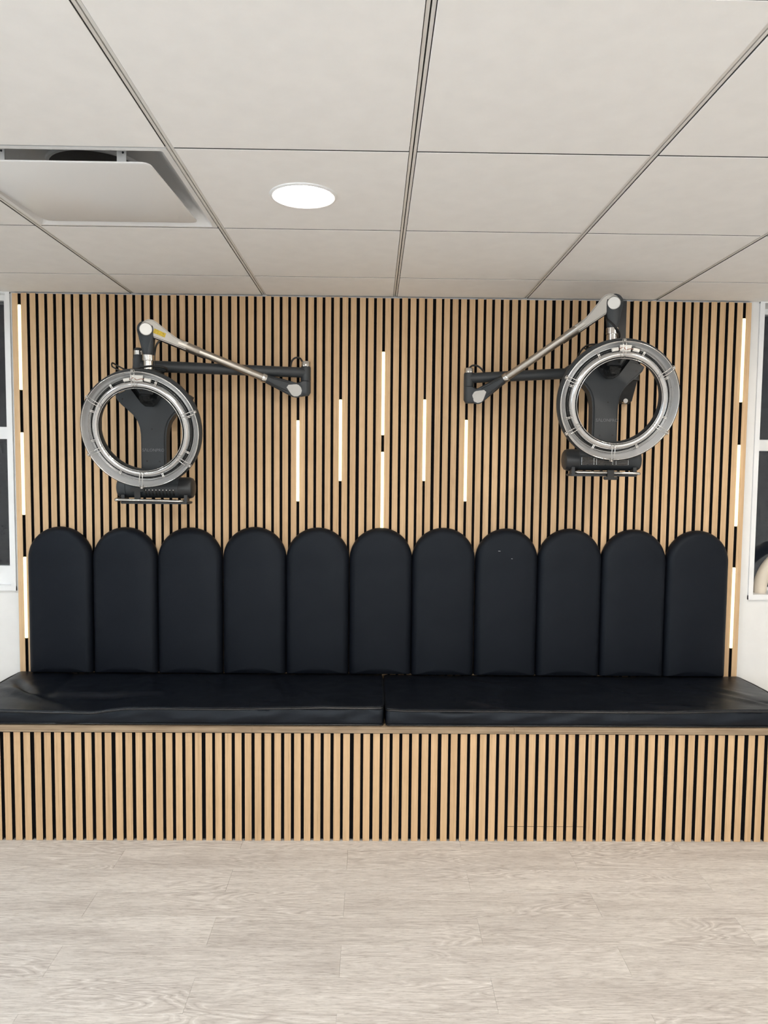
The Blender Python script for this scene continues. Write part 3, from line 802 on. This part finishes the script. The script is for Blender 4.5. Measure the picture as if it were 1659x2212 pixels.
    pf = [(0, cr_*1.0), (.02, cr_*1.05), (.7, cr_*1.05), (.9, cr_*.95), (1, cr_*.75)]
    if cs < 0: pf = [(1-t, q) for t, q in reversed(pf)]
    MB().mat(DGREY2).turn((x0, yc, B.z), (x1, yc, B.z), pf, 36).obj('drum_cap', r, 35)
    yf_ = yc-cr_
    if Q['kind'] == 'slots':
        for k in range(9):
            x = xc+(-.032+.0148*k); sl = MB().mat(BLACKP)
            sl.hull([Vector((x+dx, yc-math.cos(q)*(cr_+e), B.z+math.sin(q)*(cr_+e))) for dx in (-.0038, .0038) for q in [math.radians(d) for d in (-8, -18, -28, -38, -48)] for e in (-.004, .0006)])
            sl.obj('vent_slot', drum, 30)
            MB().mat(CHROME).hull([Vector((x+dx, yc-math.cos(q)*(cr_+e), B.z+math.sin(q)*(cr_+e))) for dx in (-.002, .002) for q in [math.radians(d) for d in (-9, -13)] for e in (.0004, .0012)]).obj('vent_rivet', drum, 30)
        cx0 = xc-.065; cw = .030; cz0, cz1 = B.z+.004, B.z-.006
        k_ = MB().mat(BLACKP); k_.prism([Vector((cx0+x, yf_-.012, B.z-.006+z)) for x, z in ((-cw, .004), (-cw+.004, .008), (cw-.004, .008), (cw, .004), (cw, -.006), (cw-.006, -.010), (-cw+.006, -.010), (-cw, -.006))], (0, .012, 0), .002)
        k_.box(cx0-.013, cx0+.013, yf_-.008, yf_-.003, B.z-.064, B.z-.014); k_.obj('clip', r, 30)
        tx0, tx1, rx0, rx1 = -.135, .145, -.163, .128
    else:
        g0, g1 = xc-.099, xc+.099; zz0, zz1 = B.z-.020, B.z+.011
        MB().mat(BLACKP).box(g0, g1, yf_+.0, yf_+.02, zz0, zz1).obj('grille_recess', drum, 0)
        for k in range(6):
            z = zz0+(zz1-zz0)*k/5; MB().mat(WIRE).tube([(g0, yf_-.004, z), (g1, yf_-.004, z)], .0011, 6, False, 0).obj('grille_bar', drum, 60)
        for x in (g0, xc-.047, xc-.036, xc+.033, xc+.047, g1):
            MB().mat(WIRE).tube([(x, yf_-.003, zz0), (x, yf_-.003, zz1)], .0011, 6, False, 0).obj('grille_bar', drum, 60)
        cx0 = xc+.020; k_ = MB().mat(BLACKP); k_.box(cx0-.014, cx0+.014, yf_-.022, yf_-.012, B.z-.078, B.z-.042)
        k_.prism([Vector((cx0+x, yf_-.026, B.z-.078+z)) for x, z in ((-.030, .003), (-.026, .008), (.026, .008), (.030, .003), (.026, -.005), (-.026, -.005))], (0, .014, 0), .002); k_.obj('clip', r, 30)
        tx0, tx1, rx0, rx1 = -.138, .135, -.122, .150
    zr_ = B.z-.052
    MB().mat(CHROME).tube([(xc+rx0+.01, yf_+.05, zr_+.003), (xc+rx0, yf_+.02, zr_+.002), (xc+rx0+.004, yf_-.004, zr_), (xc+rx0+.03, yf_-.012, zr_), (xc, yf_-.013, zr_-.001), (xc+rx1-.03, yf_-.011, zr_-.003), (xc+rx1-.004, yf_-.002, zr_-.004), (xc+rx1, yf_+.02, zr_-.004), (xc+rx1-.01, yf_+.05, zr_-.003)], .0064, 12).obj('chrome_rod', r, 60)
    MB().mat(DGREY2).prism([Vector((xc+x, y, zr_-.007)) for x, y in ((tx0, yf_-.004), (tx1, yf_-.004), (tx1+.006, yf_+.004), (tx1+.006, yf_+.07), (tx0-.006, yf_+.07), (tx0-.006, yf_+.004))], (0, 0, -.010), .002).obj('tray', r, 30)
    for sx in (tx0+.005, tx1-.006): MB().mat(DGREY2).box(xc+sx-.007, xc+sx+.007, yf_+.0, yf_+.04, zr_-.008, B.z-.030).obj('tray_post', r, 30)

    # ---- neck, collar, post
    J = U(*Q['joint'], yn)
    nb, nt_, ct, pb = [U(Q['neckx'], py, yn) for py in Q['necky']]      # neck bottom, neck top = collar bottom, collar top, -
    for v in (nb, nt_, ct): v.x = nb.x
    MB().mat(CHROME).turn((nb.x, yn, nb.z-.02), (nb.x, yn, nt_.z), [(0, .0195), (1, .0195)], 28).obj('neck', r, 40)
    MB().mat(CHROME).turn((nb.x, yn, nt_.z), (nb.x, yn, ct.z), [(0, .0235), (.05, .0248), (.95, .0248), (1, .0235)], 28).obj('collar', r, 40)
    po = MB().mat(DGREY)
    po.hull(circ((nb.x, yn, ct.z), (0, 0, 1), .0218, 24)+disc((J.x, yn, J.z), (0, 1, 0), .0335, .0215, 28))
    po.obj('post', r, 30)
    # ---- spring arm
    E = U(*Q['elbow'], D-Q['oe']); 
    Jf = Vector((J.x, yn-.010, J.z))
    ax = (E-Jf); La = ax.length; u = ax.normalized(); w = VY-u*VY.dot(u); w.normalize(); v = w.cross(u)
    if v.z < 0: v = -v
    px = .00195
    P3 = lambda a, b, c=0: Jf+u*a*px+v*b*px+w*c
    arm = MB().mat(SATIN).turn(P3(60, -1.5), Jf+u*(La-.140)+v*(-.002), [(0, .0165), (1, .0165)], 28).obj('spring_arm', r, 40)
    MB().mat(SATIN).turn(P3(70, -1.2), P3(118, -1.5), [(0, .0190), (.97, .0190), (1, .0178)], 28).obj('sleeve', arm, 40)
    MB().mat(CHROME).turn(Jf+u*(La-.160)+v*(-.002), Jf+u*(La-.140)+v*(-.0018), [(0, .0195), (.1, .0205), (.9, .0205), (1, .0195)], 28).obj('collar', arm, 40)
    MB().mat(BLACKP).tube([P3(14, -8, -.012), P3(60, -9, -.012), P3(130, -9, -.010)], .0055, 8, False, 2).obj('under_channel', arm, 50)
    cast = [(-12, 8), (-7, 17), (-2, 21.5), (6, 24), (16, 22.5), (40, 14.7), (61, 8.3), (78, 6), (90, 7.8), (90, -9), (40, -9.5), (15, -10), (-4, -11), (-12, -4)]
    c_ = MB().mat(CASTM).prism([P3(a, b, .018) for a, b in cast], w*-.036, .0045, 3).obj('arm_casting', r, 35)
    MB().mat(BLACKP).turn(Jf+w*.0165, Jf+w*.0195, [(0, .0268), (1, .0268)], 36).obj('joint_gasket', c_, 40)
    MB().mat(CAPM).turn(Jf+w*.018, Jf+w*.0245, [(0, .0258), (.7, .0258), (1, .0235)], 36).obj('joint_cap', c_, 40)
    if Q['sticker']:
        MB().mat(STICK).prism([P3(a, b, .0186) for a, b in ((15.5, 8.5), (41, 7.5), (41, -1.5), (15.5, -1.5))], w*.0006).obj('warning_sticker', c_, 0)['label'] = 'yellow warning sticker'
    # ---- elbow
    cone = MB().mat(DGREY)
    s0 = Jf+u*(La-.141)+v*(-.0015)
    cone.hull(circ(s0, u, .0185, 24)+disc(E, w, .0325, .020, 28))
    co = cone.obj('arm_end', r, 22)
    for b0, b1 in ((6, 12.5), (-5.5, -11)):
        MB().mat(DGREY2).tube([s0+u*.012+v*b0*.0015+w*.0175, s0+u*.05+v*(b0*.5+b1*.5)*.0016+w*.0185, E-u*.035+v*b1*.0016+w*.0195], .0022, 8, False, 4).obj('rib', co, 60)
    sh = [(-24, 5), (-26, -2.5), (-8, -15), (-1, -16.5), (8, -13), (13.5, -5), (13, 4), (8, 11), (0, 14.5), (-6, 14)]
    MB().mat(CHROME).prism([E+u*a*.00178+v*b*.00178+w*.0185 for a, b in sh], w*.004, .0012, 2).obj('shield_cap', co, 35)
    # vertical pivot of the elbow
    ex, e0, e1, e2, e3 = Q['epiv']
    T0, T1, T2, T3 = [U(ex, q, D-Q['oe']+.010) for q in (e0, e1, e2, e3)]
    for t in (T0, T1, T3): t.x = T2.x
    yv = T2.y
    MB().mat(CHROME).turn((T2.x, yv, T1.z), (T2.x, yv, T0.z), [(0, .0205), (.9, .0205), (1, .019)], 28).obj('pivot_cap', r, 40)
    up = MB().mat(DGREY).turn((T2.x, yv, T2.z+.0008), (T2.x, yv, T1.z), [(0, .0218), (.04, .0228), (.9, .0228), (1, .021)], 28).obj('pivot_sleeve', r, 40)
    lo = MB().mat(DGREY)
    lo.hull(circ((T2.x, yv, T2.z-.0008), (0, 0, 1), .0226, 24)+circ((T2.x, yv, T3.z+.02), (0, 0, 1), .0226, 24)+circ((T2.x-m*.004, yv, T3.z+.006), (0, 0, 1), .018, 24)+disc(E+Vector((0, .012, 0)), w, .030, .012, 24))
    lo.obj('elbow', r, 30)
    # ---- horizontal arm to the wall mount
    am, bm_ = Q['mount'], Q['armend']
    A0 = U(am[0], am[1], D-am[2]); A1 = Vector((T2.x, yv, U(bm_[0], bm_[1], yv).z))
    MB().mat(DGREY).turn(A0, A1, [(0, .0245), (1, .0228)], 24).obj('support_arm', r, 40)
    # wall mount
    wm = MB().mat(DGREY2)
    z0_, z1_ = A0.z-.135, A0.z+Q['plate_up']
    wx = A0.x-m*.0
    wm.box(wx-.040, wx+.040, D-.016, D+.0005, z0_, z1_)
    wm.hull([Vector((wx+x, y, z)) for x, y, z in ((-.036, D-.01, z0_), (.036, D-.01, z0_), (-.036, D-.01, z0_+.16), (.036, D-.01, z0_+.16), (-.028, D-.075, z0_+.006), (.028, D-.075, z0_+.006), (-.026, A0.y-.0, A0.z-.034), (.026, A0.y-.0, A0.z-.034), (-.026, A0.y, A0.z+.03), (.026, A0.y, A0.z+.03))])
    if Q['tall']:
        x0_, x1_ = U(1333.5, 690, D).x, U(1349.5, 690, D).x; wm.box(x0_, x1_, D-.022, D+.0005, z1_-.02, U(1342, 652, D).z)
    wmo = wm.obj('wall_mount', r, 30)
    MB().mat(DGREY).turn((A0.x, A0.y, A0.z-.045), (A0.x, A0.y, A0.z+.045), [(0, .030), (.3, .027), (1, .0205)], 28).obj('mount_pivot', wmo, 40)
    MB().mat(CHROME).turn((A0.x, A0.y, A0.z+.045), (A0.x, A0.y, A0.z+.062), [(0, .0205), (1, .0205)], 28).obj('pivot_ring', wmo, 40)
    MB().mat(DGREY2).turn((A0.x, A0.y, A0.z+.062), (A0.x, A0.y, A0.z+.075), [(0, .0205), (.7, .018), (1, .012)], 28).obj('pivot_top', wmo, 40)
    if Q['bolt']:
        p = U(*Q['bolt'], D-.085); MB().mat(CHROME).hull(disc((p.x, p.y+.012, p.z), (0, 1, 0), .0105, .012, 18)).obj('bolt', wmo, 30)
    # cables
    for o_, pts in Q['cables']:
        MB().mat(BLACKP).tube([U(a, b, D-c) for a, b, c in pts], .0042 if o_ == 0 else .0033, 8, False, 8).obj('cable', r, 60)
    return r

LEFTQ = dict(o=(.23, .402, .297), ring=(301.5, 930), cyl=(333, 1054), s=1.0, ytop=1.0, guards=(92, 146, 205, 267, 323, 19), clips=(120, 68, 158, 193, 241, 292, 334, 16),
    holes=((265, 862), (328.7, 927), (318.2, 996), (345.3, 997)), text=(331.5, 975.5), cap=1, kind='slots',
    joint=(316.5, 712.5), neckx=321, necky=(803, 780, 767, 760), elbow=(638.5, 843), oe=.085, epiv=(660.5, 781, 792, 824, 858),
    mount=(300, 790, .235), armend=(650, 805), plate_up=.02, sticker=True, tall=False, bolt=None,
    cables=[(0, [(654, 783, .08), (648, 774, .09), (638, 773, .10), (630, 781, .10), (627, 796, .09)]),
            (0, [(347, 735, .30), (338, 745, .30), (334.5, 762, .29), (333, 785, .29), (332, 802, .29)]),
            (0, [(284, 803, .34), (298, 795, .36), (325, 791, .37), (350, 793, .36), (361, 798, .33), (355, 803, .30), (335, 801, .27)]),
            (1, [(297, 806, .27), (272, 799, .25), (252, 789, .24), (243, 784, .25), (243, 792, .27), (262, 802, .28), (285, 810, .28)]),
            (1, [(305, 798, .36), (330, 800, .37), (348, 806, .35), (360, 818, .30), (367, 832, .24)])])
RIGHTQ = dict(o=(.30, .472, .372), ring=(1335.5, 868), cyl=(1308, 994), s=1.0, ytop=1.0, guards=(92, 157, 213, 268, 329, 35), clips=(119, 68, 163, 199, 245, 297, 342, 28),
    holes=((1375, 801), (1313, 869), (1295, 941), (1323, 940.6)), text=(1311, 911), cap=-1, kind='grille',
    joint=(1325.3, 655), neckx=1322, necky=(738, 722.5, 708.6, 700), elbow=(1033.4, 855.8), oe=.085, epiv=(1012.5, 795.5, 805.7, 835.6, 874),
    mount=(1366, 800, .15), armend=(1020, 817), plate_up=.05, sticker=False, tall=True, bolt=(1351.5, 866),
    cables=[(0, [(1013, 796, .08), (1020, 790, .09), (1030, 790, .10), (1040, 797, .10), (1048, 808, .09)]),
            (0, [(1307, 684, .37), (1317, 694, .39), (1330, 707, .40), (1338, 720, .39), (1338, 730, .37), (1331, 738, .36)]),
            (0, [(1300, 748, .30), (1284, 744, .27), (1267, 747, .24), (1255, 758, .22), (1247, 775, .20), (1244, 800, .19), (1255, 832, .18), (1268, 850, .17), (1272, 870, .17), (1279, 886, .19)]),
            (1, [(1262, 752, .23), (1268, 757, .24), (1266, 764, .24), (1270, 752, .24), (1290, 747, .27), (1302, 755, .30)])])
dryer(1, LEFTQ, 'dark grey ring hair dryer with a yellow sticker on its arm, left on the wall')
dryer(-1, RIGHTQ, 'dark grey ring hair dryer hung higher on the right, its arm reaching the ceiling')

# ================================================================== ORNAMENT ON THE SILL
def arch():
    p = U(1640.5, 1280, YW+.052); zs = WRz0+.0042; Rr = .198; rr = .0305
    cx = p.x+Rr; b = MB().mat(CREAM); n = 18
    rings_ = []
    pth = [(cx-Rr, zs)]+[(cx-Rr*math.cos(math.pi*k/32), zs+.012+Rr*math.sin(math.pi*k/32)) for k in range(33)]+[(cx+Rr, zs)]
    for i, (x, z) in enumerate(pth):
        q = math.pi*max(0, min(32, i-1))/32; nx, nz = -math.cos(q), math.sin(q)
        f = .93 if i in (0, len(pth)-1) else 1.0
        rings_.append([Vector((x+nx*rr*f*math.cos(2*math.pi*k/n), p.y+rr*f*math.sin(2*math.pi*k/n), z+nz*rr*f*math.cos(2*math.pi*k/n))) for k in range(n)])
    o = b.rings(rings_).obj('arch_ornament', smooth=50); tag(o, 'cream ceramic arch ornament standing on the right window sill', 'ornament')
arch()

for o in bpy.data.objects:
    if '_o' in o: del o['_o']
